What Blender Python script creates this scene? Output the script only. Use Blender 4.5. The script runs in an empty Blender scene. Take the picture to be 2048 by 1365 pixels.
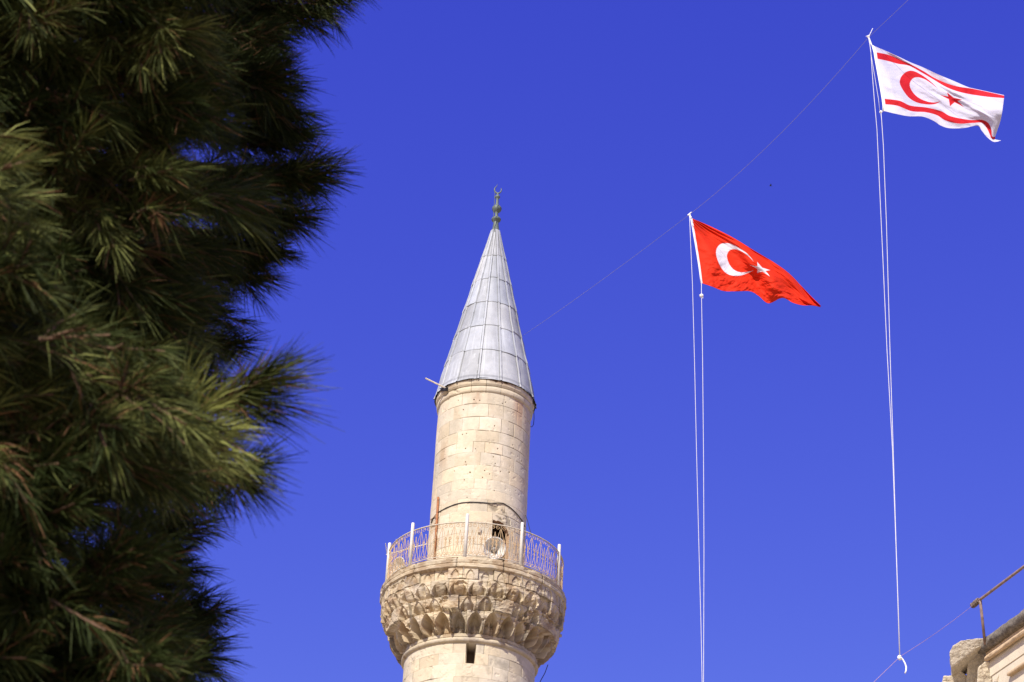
import bpy, math, random
import numpy as np
from mathutils import Vector
rad = math.radians
random.seed(7); RNG = np.random.default_rng(11)
scene = bpy.context.scene
col = scene.collection

# ------------------------------------------------------------------ camera
FPX = 4500.; VX = 401.; VY = 7490.
_n = math.sqrt(VX*VX + VY*VY + FPX*FPX)
SP = FPX/_n; CP = math.sqrt(1-SP*SP); SR = VX/_n/CP; CR = math.sqrt(1-SR*SR)
_R0 = np.array([1., 0, 0]); _U0 = np.array([0, -SP, CP]); CF = np.array([0, CP, SP])
RR = CR*_R0 + SR*_U0; UU = -SR*_R0 + CR*_U0; CAM = np.array([0, 0, 1.6])
def P(px, py, d): return CAM + d*(CF + (px-1024)/FPX*RR + (682.5-py)/FPX*UU)
def PV(px, py, Y):
    """point of the upright plane y = Y seen at a pixel"""
    D = P(px, py, 1.)-CAM; return CAM+D*(Y/D[1])
def Q(p):
    q = np.asarray(p, float) - CAM; d = q @ CF
    return 1024 + FPX*(q @ RR)/d, 682.5 - FPX*(q @ UU)/d, d
cam = bpy.data.cameras.new('camera'); co = bpy.data.objects.new('camera', cam); col.objects.link(co)
from mathutils import Matrix
m = Matrix.Identity(4)
for i in range(3):
    m[i][0] = RR[i]; m[i][1] = UU[i]; m[i][2] = -CF[i]; m[i][3] = CAM[i]
co.matrix_world = m
cam.sensor_width = 36; cam.lens = FPX*36/2048; cam.clip_end = 5000; cam.clip_start = .05
cam.dof.use_dof = True; cam.dof.focus_distance = 46; cam.dof.aperture_fstop = 12
scene.camera = co

# ------------------------------------------------------------------ light
SUN_EL, SUN_AZ = 42., -156.       # azimuth clockwise from +Y (the view direction)
sdir = Vector((math.sin(rad(SUN_AZ))*math.cos(rad(SUN_EL)), math.cos(rad(SUN_AZ))*math.cos(rad(SUN_EL)), math.sin(rad(SUN_EL))))
w = bpy.data.worlds.new('World'); scene.world = w; w.use_nodes = True
nt = w.node_tree; bg = nt.nodes['Background']
sky = nt.nodes.new('ShaderNodeTexSky'); sky.sky_type = 'NISHITA'; sky.sun_disc = False
sky.sun_elevation = rad(SUN_EL); sky.sun_rotation = rad(SUN_AZ) % (2*math.pi); sky.dust_density = .6; sky.air_density = 1.0; sky.ozone_density = 1.5
sep = nt.nodes.new('ShaderNodeSeparateColor'); cmb = nt.nodes.new('ShaderNodeCombineColor'); nt.links.new(sky.outputs[0], sep.inputs[0])
for i_, (g_, k_) in enumerate(((1.43, .413), (1.51, .293), (.58, 2.37))):      # deep violet-blue grading of the sky's own gradient
    pw = nt.nodes.new('ShaderNodeMath'); pw.operation = 'POWER'; pw.inputs[1].default_value = g_
    ml = nt.nodes.new('ShaderNodeMath'); ml.operation = 'MULTIPLY'; ml.inputs[1].default_value = k_
    nt.links.new(sep.outputs[i_], pw.inputs[0]); nt.links.new(pw.outputs[0], ml.inputs[0]); nt.links.new(ml.outputs[0], cmb.inputs[i_])
nt.links.new(cmb.outputs[0], bg.inputs[0]); bg.inputs[1].default_value = .1
sun = bpy.data.lights.new('sun', 'SUN'); sun.energy = 4.4; sun.angle = rad(.5); sun.color = (1, .95, .87)
so = bpy.data.objects.new('sun', sun); col.objects.link(so); so.rotation_euler = sdir.to_track_quat('Z', 'Y').to_euler()
vs = scene.view_settings; vs.view_transform = 'Standard'; vs.look = 'None'; vs.exposure = .55; vs.gamma = 1

# ------------------------------------------------------------------ helpers
def tag(o, label=None, cat=None, group=None, kind=None):
    if label: o['label'] = label
    if cat: o['category'] = cat
    if group: o['group'] = group
    if kind: o['kind'] = kind
    return o
def empty(name, loc, label, cat, group=None):
    o = bpy.data.objects.new(name, None); col.objects.link(o); o.location = tuple(loc); o.empty_display_size = .2
    return tag(o, label, cat, group)
def link(name, me, mat, parent=None):
    o = bpy.data.objects.new(name, me); col.objects.link(o)
    me.materials.append(mat)
    if parent is not None:
        o.parent = parent
        base = Vector(parent.location)
        g = parent.parent
        if g is not None: base = base + Vector(g.location)
        o.location = -base if parent.parent is None else -base  # meshes carry world coordinates
    return o
def npmesh(name, V, Fc, colr=None, smooth=True):
    """V (n,3), Fc (m,4) or (m,3)"""
    me = bpy.data.meshes.new(name); V = np.asarray(V, np.float32); Fc = np.asarray(Fc, np.int32)
    k = Fc.shape[1]; me.vertices.add(len(V)); me.vertices.foreach_set('co', V.ravel())
    me.loops.add(Fc.size); me.loops.foreach_set('vertex_index', Fc.ravel())
    me.polygons.add(len(Fc)); me.polygons.foreach_set('loop_start', np.arange(0, Fc.size, k, dtype=np.int32))
    me.polygons.foreach_set('use_smooth', np.full(len(Fc), smooth))
    me.update(calc_edges=True)
    if colr is not None:
        a = me.color_attributes.new('Col', 'FLOAT_COLOR', 'POINT')
        c = np.ones((len(V), 4), np.float32); c[:, :3] = colr; a.data.foreach_set('color', c.ravel())
    return me
def grid_faces(nu, nv, wrap_u=False):
    """index = j*nu+i"""
    iu = np.arange(nu if wrap_u else nu-1); jv = np.arange(nv-1)
    I, J = np.meshgrid(iu, jv); I2 = (I+1) % nu
    return np.stack([J*nu+I, J*nu+I2, (J+1)*nu+I2, (J+1)*nu+I], -1).reshape(-1, 4)
class MB:
    def __init__(s): s.v = []; s.f = []
    def add(s, v, f):
        b = len(s.v); s.v += [tuple(map(float, p)) for p in v]; s.f += [tuple(b+i for i in q) for q in f]
    def tube(s, pts, r, n=8, cap=True):
        pts = [Vector(tuple(p)) for p in pts]; rs = r if hasattr(r, '__len__') else [r]*len(pts)
        V = []; up = None
        for i, p in enumerate(pts):
            t = (pts[min(i+1, len(pts)-1)] - pts[max(i-1, 0)]).normalized()
            if up is None:
                a = Vector((0, 0, 1)) if abs(t.z) < .9 else Vector((1, 0, 0)); up = t.cross(a).normalized()
            up = (up - t*up.dot(t)).normalized(); b = t.cross(up)
            for k in range(n):
                an = 2*math.pi*k/n; V.append(p + (up*math.cos(an) + b*math.sin(an))*rs[i])
        Fs = [(i*n+k, i*n+(k+1) % n, (i+1)*n+(k+1) % n, (i+1)*n+k) for i in range(len(pts)-1) for k in range(n)]
        if cap: Fs += [tuple(range(n-1, -1, -1)), tuple((len(pts)-1)*n+k for k in range(n))]
        s.add(V, Fs)
    def prism(s, poly, off):
        n = len(poly); off = np.asarray(off, float); poly = [np.asarray(p, float) for p in poly]
        s.add(poly + [p+off for p in poly], [tuple(range(n)), tuple(range(2*n-1, n-1, -1))] + [(i, n+i, n+(i+1) % n, (i+1) % n) for i in range(n)])
    def lathe(s, prof, c=(0, 0, 0), axis=None, n=32):
        """prof list of (r, h) about axis through c"""
        ax = Vector(axis if axis is not None else (0, 0, 1)).normalized(); a = Vector((0, 0, 1)) if abs(ax.z) < .9 else Vector((1, 0, 0))
        u = ax.cross(a).normalized(); v = ax.cross(u); c = Vector(tuple(c)); V = []
        for r, h in prof:
            for k in range(n):
                an = 2*math.pi*k/n; V.append(c + ax*h + (u*math.cos(an)+v*math.sin(an))*r)
        s.add(V, [(i*n+k, i*n+(k+1) % n, (i+1)*n+(k+1) % n, (i+1)*n+k) for i in range(len(prof)-1) for k in range(n)])
    def build(s, name, mat, parent=None, smooth=False, bevel=0):
        me = bpy.data.meshes.new(name); me.from_pydata(s.v, [], s.f); me.update()
        if smooth: me.polygons.foreach_set('use_smooth', [True]*len(me.polygons))
        o = link(name, me, mat, parent)
        if bevel:
            b = o.modifiers.new('bevel', 'BEVEL'); b.width = bevel; b.segments = 2; b.limit_method = 'ANGLE'
        return o
def vnoise(x, y, seed=0, perx=None):
    """smooth value noise, optional integer period along x"""
    x = np.asarray(x, float); y = np.asarray(y, float)
    xi = np.floor(x).astype(np.int64); yi = np.floor(y).astype(np.int64); fx = x-xi; fy = y-yi
    fx = fx*fx*(3-2*fx); fy = fy*fy*(3-2*fy)
    def h(a, b):
        if perx: a = a % perx
        n = (a*374761393 + b*668265263 + seed*1442695041) & 0xffffffff
        n = ((n ^ (n >> 13))*1274126177) & 0xffffffff
        return ((n ^ (n >> 16)) & 0xffff)/65535.
    return (h(xi, yi)*(1-fx)+h(xi+1, yi)*fx)*(1-fy) + (h(xi, yi+1)*(1-fx)+h(xi+1, yi+1)*fx)*fy
def fbm(x, y, seed=0, oct=4, perx=None):
    s = 0; a = .5; t = 0
    for k in range(oct):
        s = s+a*vnoise(x*2**k, y*2**k, seed+k*17, perx*2**k if perx else None); t += a; a *= .55
    return s/t
def sstep(a, b, x): t = np.clip((x-a)/(b-a), 0, 1); return t*t*(3-2*t)
def hsh(a, b=0, seed=0):
    a = np.asarray(a).astype(np.int64); b = np.asarray(b).astype(np.int64)
    n = (a*374761393 + b*668265263 + seed*1442695041) & 0xffffffff
    n = ((n ^ (n >> 13))*1274126177) & 0xffffffff
    return ((n ^ (n >> 16)) & 0xffff)/65535.

# ------------------------------------------------------------------ materials
def mat(name, color=(.5, .5, .5), rough=.8, metal=0, attr=False, noise=None, bump=0, bscale=30, translucent=0, spec=.3):
    """noise = (scale, dark factor, light factor) modulates the base colour"""
    m = bpy.data.materials.new(name); m.use_nodes = True; t = m.node_tree; b = t.nodes['Principled BSDF']
    b.inputs['Roughness'].default_value = rough; b.inputs['Metallic'].default_value = metal
    b.inputs['Specular IOR Level'].default_value = spec
    src = None
    if attr:
        a = t.nodes.new('ShaderNodeVertexColor'); a.layer_name = 'Col'; src = a.outputs[0]
    else:
        c = t.nodes.new('ShaderNodeRGB'); c.outputs[0].default_value = (*color, 1); src = c.outputs[0]
    tc = t.nodes.new('ShaderNodeTexCoord')
    if noise:
        n = t.nodes.new('ShaderNodeTexNoise'); n.inputs['Scale'].default_value = noise[0]; n.inputs['Detail'].default_value = 6; n.inputs['Roughness'].default_value = .65
        t.links.new(tc.outputs['Object'], n.inputs['Vector'])
        r = t.nodes.new('ShaderNodeMapRange'); r.inputs[1].default_value = .3; r.inputs[2].default_value = .7; r.inputs[3].default_value = noise[1]; r.inputs[4].default_value = noise[2]
        t.links.new(n.outputs[0], r.inputs[0])
        mm = t.nodes.new('ShaderNodeVectorMath'); mm.operation = 'SCALE'; t.links.new(src, mm.inputs[0]); t.links.new(r.outputs[0], mm.inputs['Scale']); src = mm.outputs[0]
    t.links.new(src, b.inputs['Base Color'])
    if bump:
        n2 = t.nodes.new('ShaderNodeTexNoise'); n2.inputs['Scale'].default_value = bscale; n2.inputs['Detail'].default_value = 5
        t.links.new(tc.outputs['Object'], n2.inputs['Vector'])
        bp = t.nodes.new('ShaderNodeBump'); bp.inputs['Strength'].default_value = bump; bp.inputs['Distance'].default_value = .01
        t.links.new(n2.outputs[0], bp.inputs['Height']); t.links.new(bp.outputs[0], b.inputs['Normal'])
    if translucent:
        tr = t.nodes.new('ShaderNodeBsdfTranslucent'); t.links.new(src, tr.inputs[0])
        ms = t.nodes.new('ShaderNodeMixShader'); ms.inputs[0].default_value = translucent
        t.links.new(b.outputs[0], ms.inputs[1]); t.links.new(tr.outputs[0], ms.inputs[2]); t.links.new(ms.outputs[0], t.nodes['Material Output'].inputs[0])
    return m
STONE = (.55, .465, .33)
M_stone = mat('ashlar_stone', attr=True, rough=.9, noise=(9, .9, 1.08), bump=.35, bscale=40, spec=.15)
M_stone2 = mat('weathered_stone', (.56, .49, .38), rough=.92, noise=(14, .72, 1.15), bump=.7, bscale=25, spec=.15)
M_pale = mat('pale_render', (.66, .57, .42), rough=.85, noise=(3, .88, 1.08), bump=.3, bscale=20, spec=.15)
M_reveal = mat('reveal_stone', (.40, .25, .15), rough=.9, noise=(9, .7, 1.2), bump=.4)
M_recess = mat('dark_recess', (.12, .075, .045), rough=.95)  # shade of the stair interior is put into this dark colour
M_greyst = mat('lichen_grey_stone', (.19, .165, .135), rough=.95, noise=(16, .5, 1.35), bump=.9, bscale=22, spec=.1)
M_ochre = mat('ochre_stone', (.56, .41, .25), rough=.9, noise=(10, .8, 1.15), bump=.5, bscale=20, spec=.15)
M_lead = mat('lead_sheet', attr=True, rough=.62, metal=.0, noise=(3.5, .86, 1.08), bump=.25, bscale=9, spec=.35)
M_finial = mat('verdigris_metal', (.13, .155, .13), rough=.6, metal=.2, noise=(20, .7, 1.2))
M_white = mat('white_paint', (.68, .64, .56), rough=.5, noise=(12, .85, 1.05))
M_iron = mat('rusted_iron', (.50, .35, .19), rough=.8, noise=(25, .6, 1.4))
M_rust = mat('rust', (.30, .12, .05), rough=.85, noise=(20, .6, 1.5))
M_pipe = mat('brown_pipe', (.23, .155, .125), rough=.6, noise=(14, .6, 1.5))
M_dark = mat('black_cable', (.03, .03, .035), rough=.7)
M_greyw = mat('wire_grey', (.30, .28, .32), rough=.6)
M_rope = mat('white_rope', (.60, .585, .62), rough=.85, noise=(8, .85, 1.05))
M_tail = mat('rope_tail', (.8, .79, .76), rough=.85)
M_speaker = mat('speaker_plastic', (.68, .66, .60), rough=.5, noise=(9, .8, 1.05))
M_spkin = mat('speaker_grille', (.33, .32, .30), rough=.6)
M_box = mat('junction_box', (.45, .38, .29), rough=.7)
M_flag = mat('flag_cloth', attr=True, rough=.75, translucent=.28, spec=.12)
M_need = mat('pine_needles', attr=True, rough=.65, translucent=.12, spec=.12)
M_bark = mat('pine_bark', (.13, .075, .045), rough=.95, noise=(18, .5, 1.5), bump=.8, bscale=20)
M_bird = mat('bird_feathers', (.02, .02, .02), rough=.8)
M_inner = mat('metal_bright', (.5, .5, .5), rough=.4)
M_ground = mat('paving_stone', (.38, .31, .20), rough=.9, noise=(.8, .75, 1.15), bump=.3, bscale=4)

# ------------------------------------------------------------------ ground
g = MB(); g.add([(-600, -600, 0), (600, -600, 0), (600, 900, 0), (-600, 900, 0)], [(0, 1, 2, 3)])
tag(g.build('ground', M_ground), kind='structure')

# ------------------------------------------------------------------ minaret
AX = P(947, 1200, 48.)[:2]
_d = -AX/np.linalg.norm(AX); _s = np.array([-_d[1], _d[0]])        # towards the camera, and to the picture's right
if (_s @ RR[:2]) < 0: _s = -_s
def cyl(th, z, r): 
    th = np.asarray(th, float); r = np.asarray(r, float); z = np.asarray(z, float)+0*th
    return np.stack([AX[0]+r*(_d[0]*np.cos(th)+_s[0]*np.sin(th)), AX[1]+r*(_d[1]*np.cos(th)+_s[1]*np.sin(th)), z+0*r], -1)
def hit(px, py, r):
    """where the sight line through a pixel meets the upright cylinder of radius r"""
    D = P(px, py, 1.)-CAM; o = CAM[:2]-AX; a = D[:2]@D[:2]; b = 2*(o@D[:2]); c = o@o-r*r; q = b*b-4*a*c
    t = (-b-math.sqrt(max(q, 0)))/(2*a); return CAM+D*t
def thz(p):
    v = np.asarray(p[:2])-AX; return math.atan2(v@_s, v@_d), p[2]

def blocks(th, z, R, rows, wmin, wmax, seed):
    """ashlar: returns joint depth mask (0..1), tone per block, id hash. rows = ascending z of bed joints"""
    rows = np.asarray(rows); z = z+.010*(vnoise(th*R*2.7, z*2, seed+77)-.5); k = np.clip(np.searchsorted(rows, z, side='right')-1, 0, len(rows)-2)
    z0 = rows[k]; z1 = rows[k+1]; dz = np.minimum(z-z0, z1-z)
    arc = (th % (2*math.pi))*R; joint = np.zeros_like(arc); tone = np.zeros_like(arc); bid = np.zeros_like(arc); bevel = np.zeros_like(arc)
    L = 2*math.pi*R; rs = np.random.default_rng(seed)
    for j in range(len(rows)-1):
        ws = []; 
        while sum(ws) < L: ws.append(rs.uniform(wmin, wmax))
        e = np.concatenate([[0], np.cumsum(ws)]); e *= L/e[-1]
        sh = rs.uniform(0, L); mk = k == j
        if not mk.any(): continue
        a = (arc[mk]+sh) % L; i = np.clip(np.searchsorted(e, a, side='right')-1, 0, len(e)-2)
        dx = np.minimum(a-e[i], e[i+1]-a)
        tn = rs.uniform(0, 1, len(e)); vis = rs.uniform(0, 1, len(e)); vb = rs.uniform(0, 1)
        segn = vnoise(a*2.3, dz[mk]*0+j*5.1, seed+8)
        jd = np.maximum((dx < .0065)*np.where(vis[i] > .62, .9, np.where(vis[i] > .3, .22, .06)), (dz[mk] < .0075)*(.14+.86*sstep(.5, .62, segn)*(vb > .45)+.3*sstep(.6, .7, segn)))
        joint[mk] = jd; tone[mk] = tn[i]; bid[mk] = i+j*100
        bevel[mk] = np.minimum(np.minimum(dx, dz[mk]), .03)/.03
    return joint, tone, bid, bevel
def stone_color(th, z, R, joint, tone, bid, seed, jdark=.42, spread=.2):
    n1 = fbm(th*R*1.3, z*1.3, seed, 4); n2 = fbm(th*R*6, z*6, seed+3, 3); base = np.array(STONE)
    v = (1-spread/2+spread*tone)*(0.86+.28*n1)*(.93+.14*n2)
    c = base[None, :]*v[:, None]
    warm = (hsh(bid, 3, seed)-.5)[:, None]*np.array([[-.04, .02, .12]])
    c = c*(1+warm*-1.0)
    pale = sstep(.55, .75, fbm(th*R*2.1, z*2.4, seed+9, 4))[:, None]; c = c*(1-pale*.35)+np.array([[.68, .60, .49]])*pale*.35
    jd = (joint*(.6+.8*n2))[:, None]; c = c*(1-jd*(1-jdark))
    return c
def field(name, ths, zs, rf, cf, parent, m, cap=False):
    T, Z = np.meshgrid(ths, zs); T = T.ravel(); Z = Z.ravel()
    r, extra = rf(T, Z); c = cf(T, Z, extra); V = cyl(T, Z, r); Fc = grid_faces(len(ths), len(zs), True)
    if cap:                                   # leave the doorway open and line its reveal
        ins = extra[3][Fc].all(1); cut = Fc[ins]; Fc = Fc[~ins]
        E = np.concatenate([np.stack([cut[:, i], cut[:, (i+1) % 4]], 1) for i in range(4)]); key = np.sort(E, 1); _, inv, cnt = np.unique(key[:, 0].astype(np.int64)*10**7+key[:, 1], return_inverse=True, return_counts=True)
        B = E[cnt[inv] == 1]; nrm = cyl(cap[0], 0., 1.)-cyl(0., 0., 0.); b = MB()
        for i, j in B: b.add([V[i], V[j], V[j]-nrm*cap[1], V[i]-nrm*cap[1]], [(0, 1, 2, 3)])
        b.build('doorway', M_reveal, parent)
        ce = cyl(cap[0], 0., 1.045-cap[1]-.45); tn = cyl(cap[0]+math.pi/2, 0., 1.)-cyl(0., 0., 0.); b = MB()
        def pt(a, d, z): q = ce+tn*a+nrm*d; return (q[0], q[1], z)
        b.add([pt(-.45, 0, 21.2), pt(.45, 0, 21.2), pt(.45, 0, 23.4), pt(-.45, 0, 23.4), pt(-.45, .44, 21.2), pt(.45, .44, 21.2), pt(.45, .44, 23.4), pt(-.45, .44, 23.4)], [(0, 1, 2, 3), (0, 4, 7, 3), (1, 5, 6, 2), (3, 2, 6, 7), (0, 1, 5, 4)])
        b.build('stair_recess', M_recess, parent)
    return link(name, npmesh(name, V, Fc, c), m, parent)
def ring_th(n, fine=None):
    """angles round the axis, denser on the photographed side"""
    u = np.arange(n)/n*2*math.pi-math.pi; return u-.42*np.sin(u)*0.9 if fine else u

minaret = empty('minaret', (AX[0], AX[1], 0), 'tall round sandstone minaret with grey conical lead cap and carved balcony', 'minaret')

# upper shaft with the doorway onto the balcony
DOOR = (rad(17), rad(40)); DOORZ = (21.60, 22.97)
rows_u = [21.4]; rr = np.random.default_rng(5)
while rows_u[-1] < 26.1: rows_u.append(rows_u[-1]+rr.uniform(.24, .34))
pits = [(hit(840+px/4.015, 720+py/4.015, 1.045), s) for px, py, s in [(562, 668, .02), (365, 712, .022), (445, 715, .018), (625, 715, .026), (752, 712, .02), (365, 820, .022), (370, 845, .02), (520, 890, .022), (560, 918, .02), (648, 898, .022), (718, 905, .03), (503, 945, .02), (597, 1052, .018), (769, 1052, .018), (402, 905, .03), (605, 835, .02), (590, 780, .02), (155, 853, .025), (305, 325, .02), (480, 325, .02), (378, 1106, .018), (530, 258, .02), (690, 340, .022), (665, 350, .02), (340, 600, .022), (372, 592, .02), (433, 318, .03), (346, 400, .025), (600, 530, .022), (275, 895, .018), (355, 965, .02), (815, 815, .03), (745, 685, .02)]]
pits = [(thz(p), s) for p, s in pits]
def rf_up(T, Z):
    joint, tone, bid, bev = blocks(T, Z, 1.045, rows_u, .26, .62, 21)
    R = np.interp(Z, [21.3, 23.2, 25.9, 26.2], [1.056, 1.050, 1.038, 1.036])
    r = R - .010*joint + .004*(tone-.5) + .006*(fbm(T*3, Z*3, 2, 4, None)-.5) - .006*sstep(.62, .8, fbm(T*9, Z*9, 8, 3))
    dark = np.zeros_like(T)
    for (pt, pz), s in pits:
        q = np.hypot((T-pt)*1.045, Z-pz)/(s*.7); k = q < 1; r = r-np.where(k, (1-q*q).clip(0)*.03, 0); dark = np.maximum(dark, np.where(k, 1-q, 0))
    # doorway: broken pointed head
    mid = (DOOR[0]+DOOR[1])/2; hw = (DOOR[1]-DOOR[0])/2; s = (T-mid)/hw
    top = DOORZ[1] - .16*np.maximum(s, -.2)**2 - .10*(s > -.1)*np.abs(s) + .05*(fbm(T*22, Z*0, 4, 3)-.5)
    inside = (np.abs(s) < 1) & (Z < top) & (Z > DOORZ[0]-.3)
    # shallow sunk patch above the door and to its right, darker in colour
    sc = sstep(1, .4, np.abs((T-rad(32)+ (Z-23.05)*.9)/.24))*sstep(.32, .1, np.abs(Z-23.1)); sc = sc*sstep(.35, .6, fbm(T*9, Z*9, 31, 3))
    r = r-.018*sc
    return r, (joint, tone, bid, inside, sc, dark)
def cf_up(T, Z, e):
    joint, tone, bid, inside, sc, dark = e
    c = stone_color(T, Z, 1.045, joint*.75, tone, bid, 41)
    c = c*(1-.75*dark[:, None]); c = c*(1-.45*sc[:, None])
    st = sstep(.5, .2, np.abs(T+.28))*sstep(25.35, 26.0, Z)*sstep(.45, .7, fbm(T*6, Z*1.5, 77, 3)); c = c*(1-.3*st[:, None]*np.array([[.7, 1, 1.1]]))
    st = sstep(.28, .1, np.abs(T-.85))*sstep(25.0, 25.9, Z)*sstep(.35, .6, fbm(T*9, Z*1.2, 79, 3)); c = c*(1-.3*st[:, None]*np.array([[.5, 1, 1.2]]))
    st = sstep(.20, .05, np.abs(T+.95))*sstep(.5, .1, np.abs(Z-24.6)); c = c*(1-.25*st[:, None]*np.array([[.6, .9, 1.1]]))
    return c
field('upper_shaft', ring_th(900, True), np.linspace(21.35, 26.12, 560), rf_up, cf_up, minaret, M_stone, cap=((DOOR[0]+DOOR[1])/2, .13))

# cornice under the cap
def rf_cor(T, Z):
    z = Z; R = np.interp(z, [26.04, 26.055, 26.08, 26.13, 26.18, 26.19, 26.20, 26.24, 26.30, 26.36, 26.42], [1.035, 1.058, 1.072, 1.078, 1.070, 1.055, 1.074, 1.100, 1.108, 1.098, 1.03])
    bj = ((T*1.09/.34) % 1); j = (bj < .02)*1.
    R = R-.012*j+.008*(fbm(T*5, Z*9, 12, 4)-.5) - .03*sstep(.66, .8, fbm(T*5, Z*6, 15, 3))
    return R, j
def cf_cor(T, Z, j):
    c = stone_color(T, Z, 1.07, j*.9, hsh(np.floor(T*1.09/.34), 0, 3), np.floor(T*3.2), 91)
    gr = sstep(.012, .0, np.abs(Z-26.19)); c = c*(1-.5*gr[:, None])
    st = sstep(.5, .7, fbm(T*4, Z*2, 61, 3))*sstep(26.2, 26.33, Z); return c*(1-.6*st[:, None]*np.array([[.8, 1, 1.1]]))
field('cornice', ring_th(900, True), np.concatenate([np.linspace(26.04, 26.20, 40), np.linspace(26.205, 26.42, 40)]), rf_cor, cf_cor, minaret, M_stone)

# lead cap: standing seams and lapped courses
NS = 14; SEAM0 = rad(-9.5)
CZ0, CZ1 = 26.33, 30.98
def seam_q(T): return ((T-SEAM0)/(2*math.pi/NS)) % 1
def cone_R(Z): return np.interp(Z, [26.33, 26.45, 26.95, 28.37, 29.69, 30.92, 31.0], [1.128, 1.093, .995, .671, .377, .108, .09])
laps = [27.20, 27.91, 28.65, 29.40, 30.13]
def rf_cone(T, Z):
    R = cone_R(Z); q = seam_q(T); panel = np.floor((T-SEAM0)/(2*math.pi/NS)).astype(int) % NS
    dist = np.minimum(q, 1-q)*2*math.pi/NS*R
    hw = .019; seam = np.where(dist < hw, 1., 0.)
    lapj = np.zeros_like(T); kk = np.zeros_like(T)
    for i, l in enumerate(laps):
        ll = l + .05*(hsh(panel, i, 4)-.5); kk = kk + (Z > ll)
        d = (Z-ll); lapj = np.maximum(lapj, ((d > -.006) & (d < .006))*1.); 
    bulge = .012*np.sin(np.pi*q)*(.5+hsh(panel, kk, 9)) +   .030*(fbm(T*R*2.2, Z*2.2, 14, 3)-.5)*sstep(31, 28, Z)
    # each sheet laps over the one below
    saw = np.zeros_like(T)
    for i, l in enumerate(laps):
        ll = l + .05*(hsh(panel, i, 4)-.5); saw = np.maximum(saw, np.where((Z >= ll) & (Z < ll+.25), .012*(1-(Z-ll)/.25), 0))
    lift = .02*sstep(.6, .75, fbm(T*6, Z*0, 3, 2))*sstep(26.5, 26.33, Z)
    sw = sstep(31.0, 29.5, Z)*.55+.45
    return R + bulge*sw + saw*sw + seam*.030*sw + lift, (seam, lapj, panel, kk, q, dist)
def cf_cone(T, Z, e):
    seam, lapj, panel, kk, q, dist = e
    base = np.array([[.355, .365, .375]]); tone = .80+.32*hsh(panel, kk, 23)
    c = base*tone[:, None]*(.86+.28*fbm(T*6, Z*3, 55, 4))[:, None]
    warm = (hsh(panel, kk, 44)-.5)[:, None]*np.array([[.06, .02, -.06]]); c = c*(1+warm)
    streak = sstep(.55, .8, fbm(T*26, Z*1.4, 66, 3)); c = c*(1+.24*streak[:, None])
    c = c*(1-.5*lapj[:, None]*(seam < .5)[:, None])
    edge = (dist > .019) & (dist < .034); c = np.where(edge[:, None], c*.5, c); c = np.where((seam > .5)[:, None], c*1.08, c)
    rim = sstep(26.47, 26.44, Z)*sstep(26.38, 26.41, Z); return c*(1-.3*rim[:, None])
nth = []
for k in range(NS):
    a = SEAM0+k*2*math.pi/NS; wdt = 2*math.pi/NS
    nth += list(a+wdt*np.concatenate([[-.045, -.041, -.024, -.0235, 0, .0235, .024, .041, .045], np.linspace(.07, .93, 26)]))
nth = np.array(sorted(nth))
# seams keep their width as the cone narrows: more samples where needed
nth = np.array(sorted(set(np.round(np.concatenate([nth, ring_th(900)]), 5))))
field('lead_cap', nth, np.linspace(CZ0, CZ1, 640), rf_cone, cf_cone, minaret, M_lead)
mb = MB(); mb.lathe([(1.03, 26.36), (1.125, 26.34), (1.128, 26.36)], (AX[0], AX[1], 0), n=128); mb.build('eave_soffit', M_lead, minaret, True)

# finial
fin = MB(); zf = 30.90
prof = [(.108, 0), (.10, .06), (.075, .2), (.058, .34), (.06, .36), (.105, .385), (.118, .42), (.10, .455), (.05, .475), (.042, .50), (.042, .60), (.055, .625), (.095, .66), (.118, .71), (.115, .75), (.08, .80), (.045, .83), (.036, .87), (.032, 1.0), (.034, 1.02), (.058, 1.04), (.064, 1.065), (.05, 1.095), (.028, 1.11), (.024, 1.17), (.0, 1.175)]
fin.lathe([(r*.98, h) for r, h in prof], (AX[0], AX[1], zf), n=28)
fo = fin.build('finial', M_finial, minaret, True)
cr = MB(); cc = np.array([AX[0], AX[1], zf+1.175+.10]); side = np.array([_s[0], _s[1], 0]); pts = []; rs = []
for i in range(26):
    t = i/25; a = rad(105+ t*290); k = math.sin(math.pi*t)
    pts.append(cc + side*math.cos(a)*.080 + np.array([0, 0, 1])*math.sin(a)*.098*1.05); rs.append(.004+.017*k**.7)
pts[0] = pts[0]+np.array([0, 0, .06])
cr.tube(pts, rs, 8); cr.build('crescent', M_finial, fo, True)
ro = MB(); ro.tube([P(990, 465, 52.7), P(986.5, 440, 52.8), P(989.5, 396, 53.0), P(990, 376, 53.1)], .008, 6); ro.build('lightning_rod', M_finial, minaret)

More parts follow.
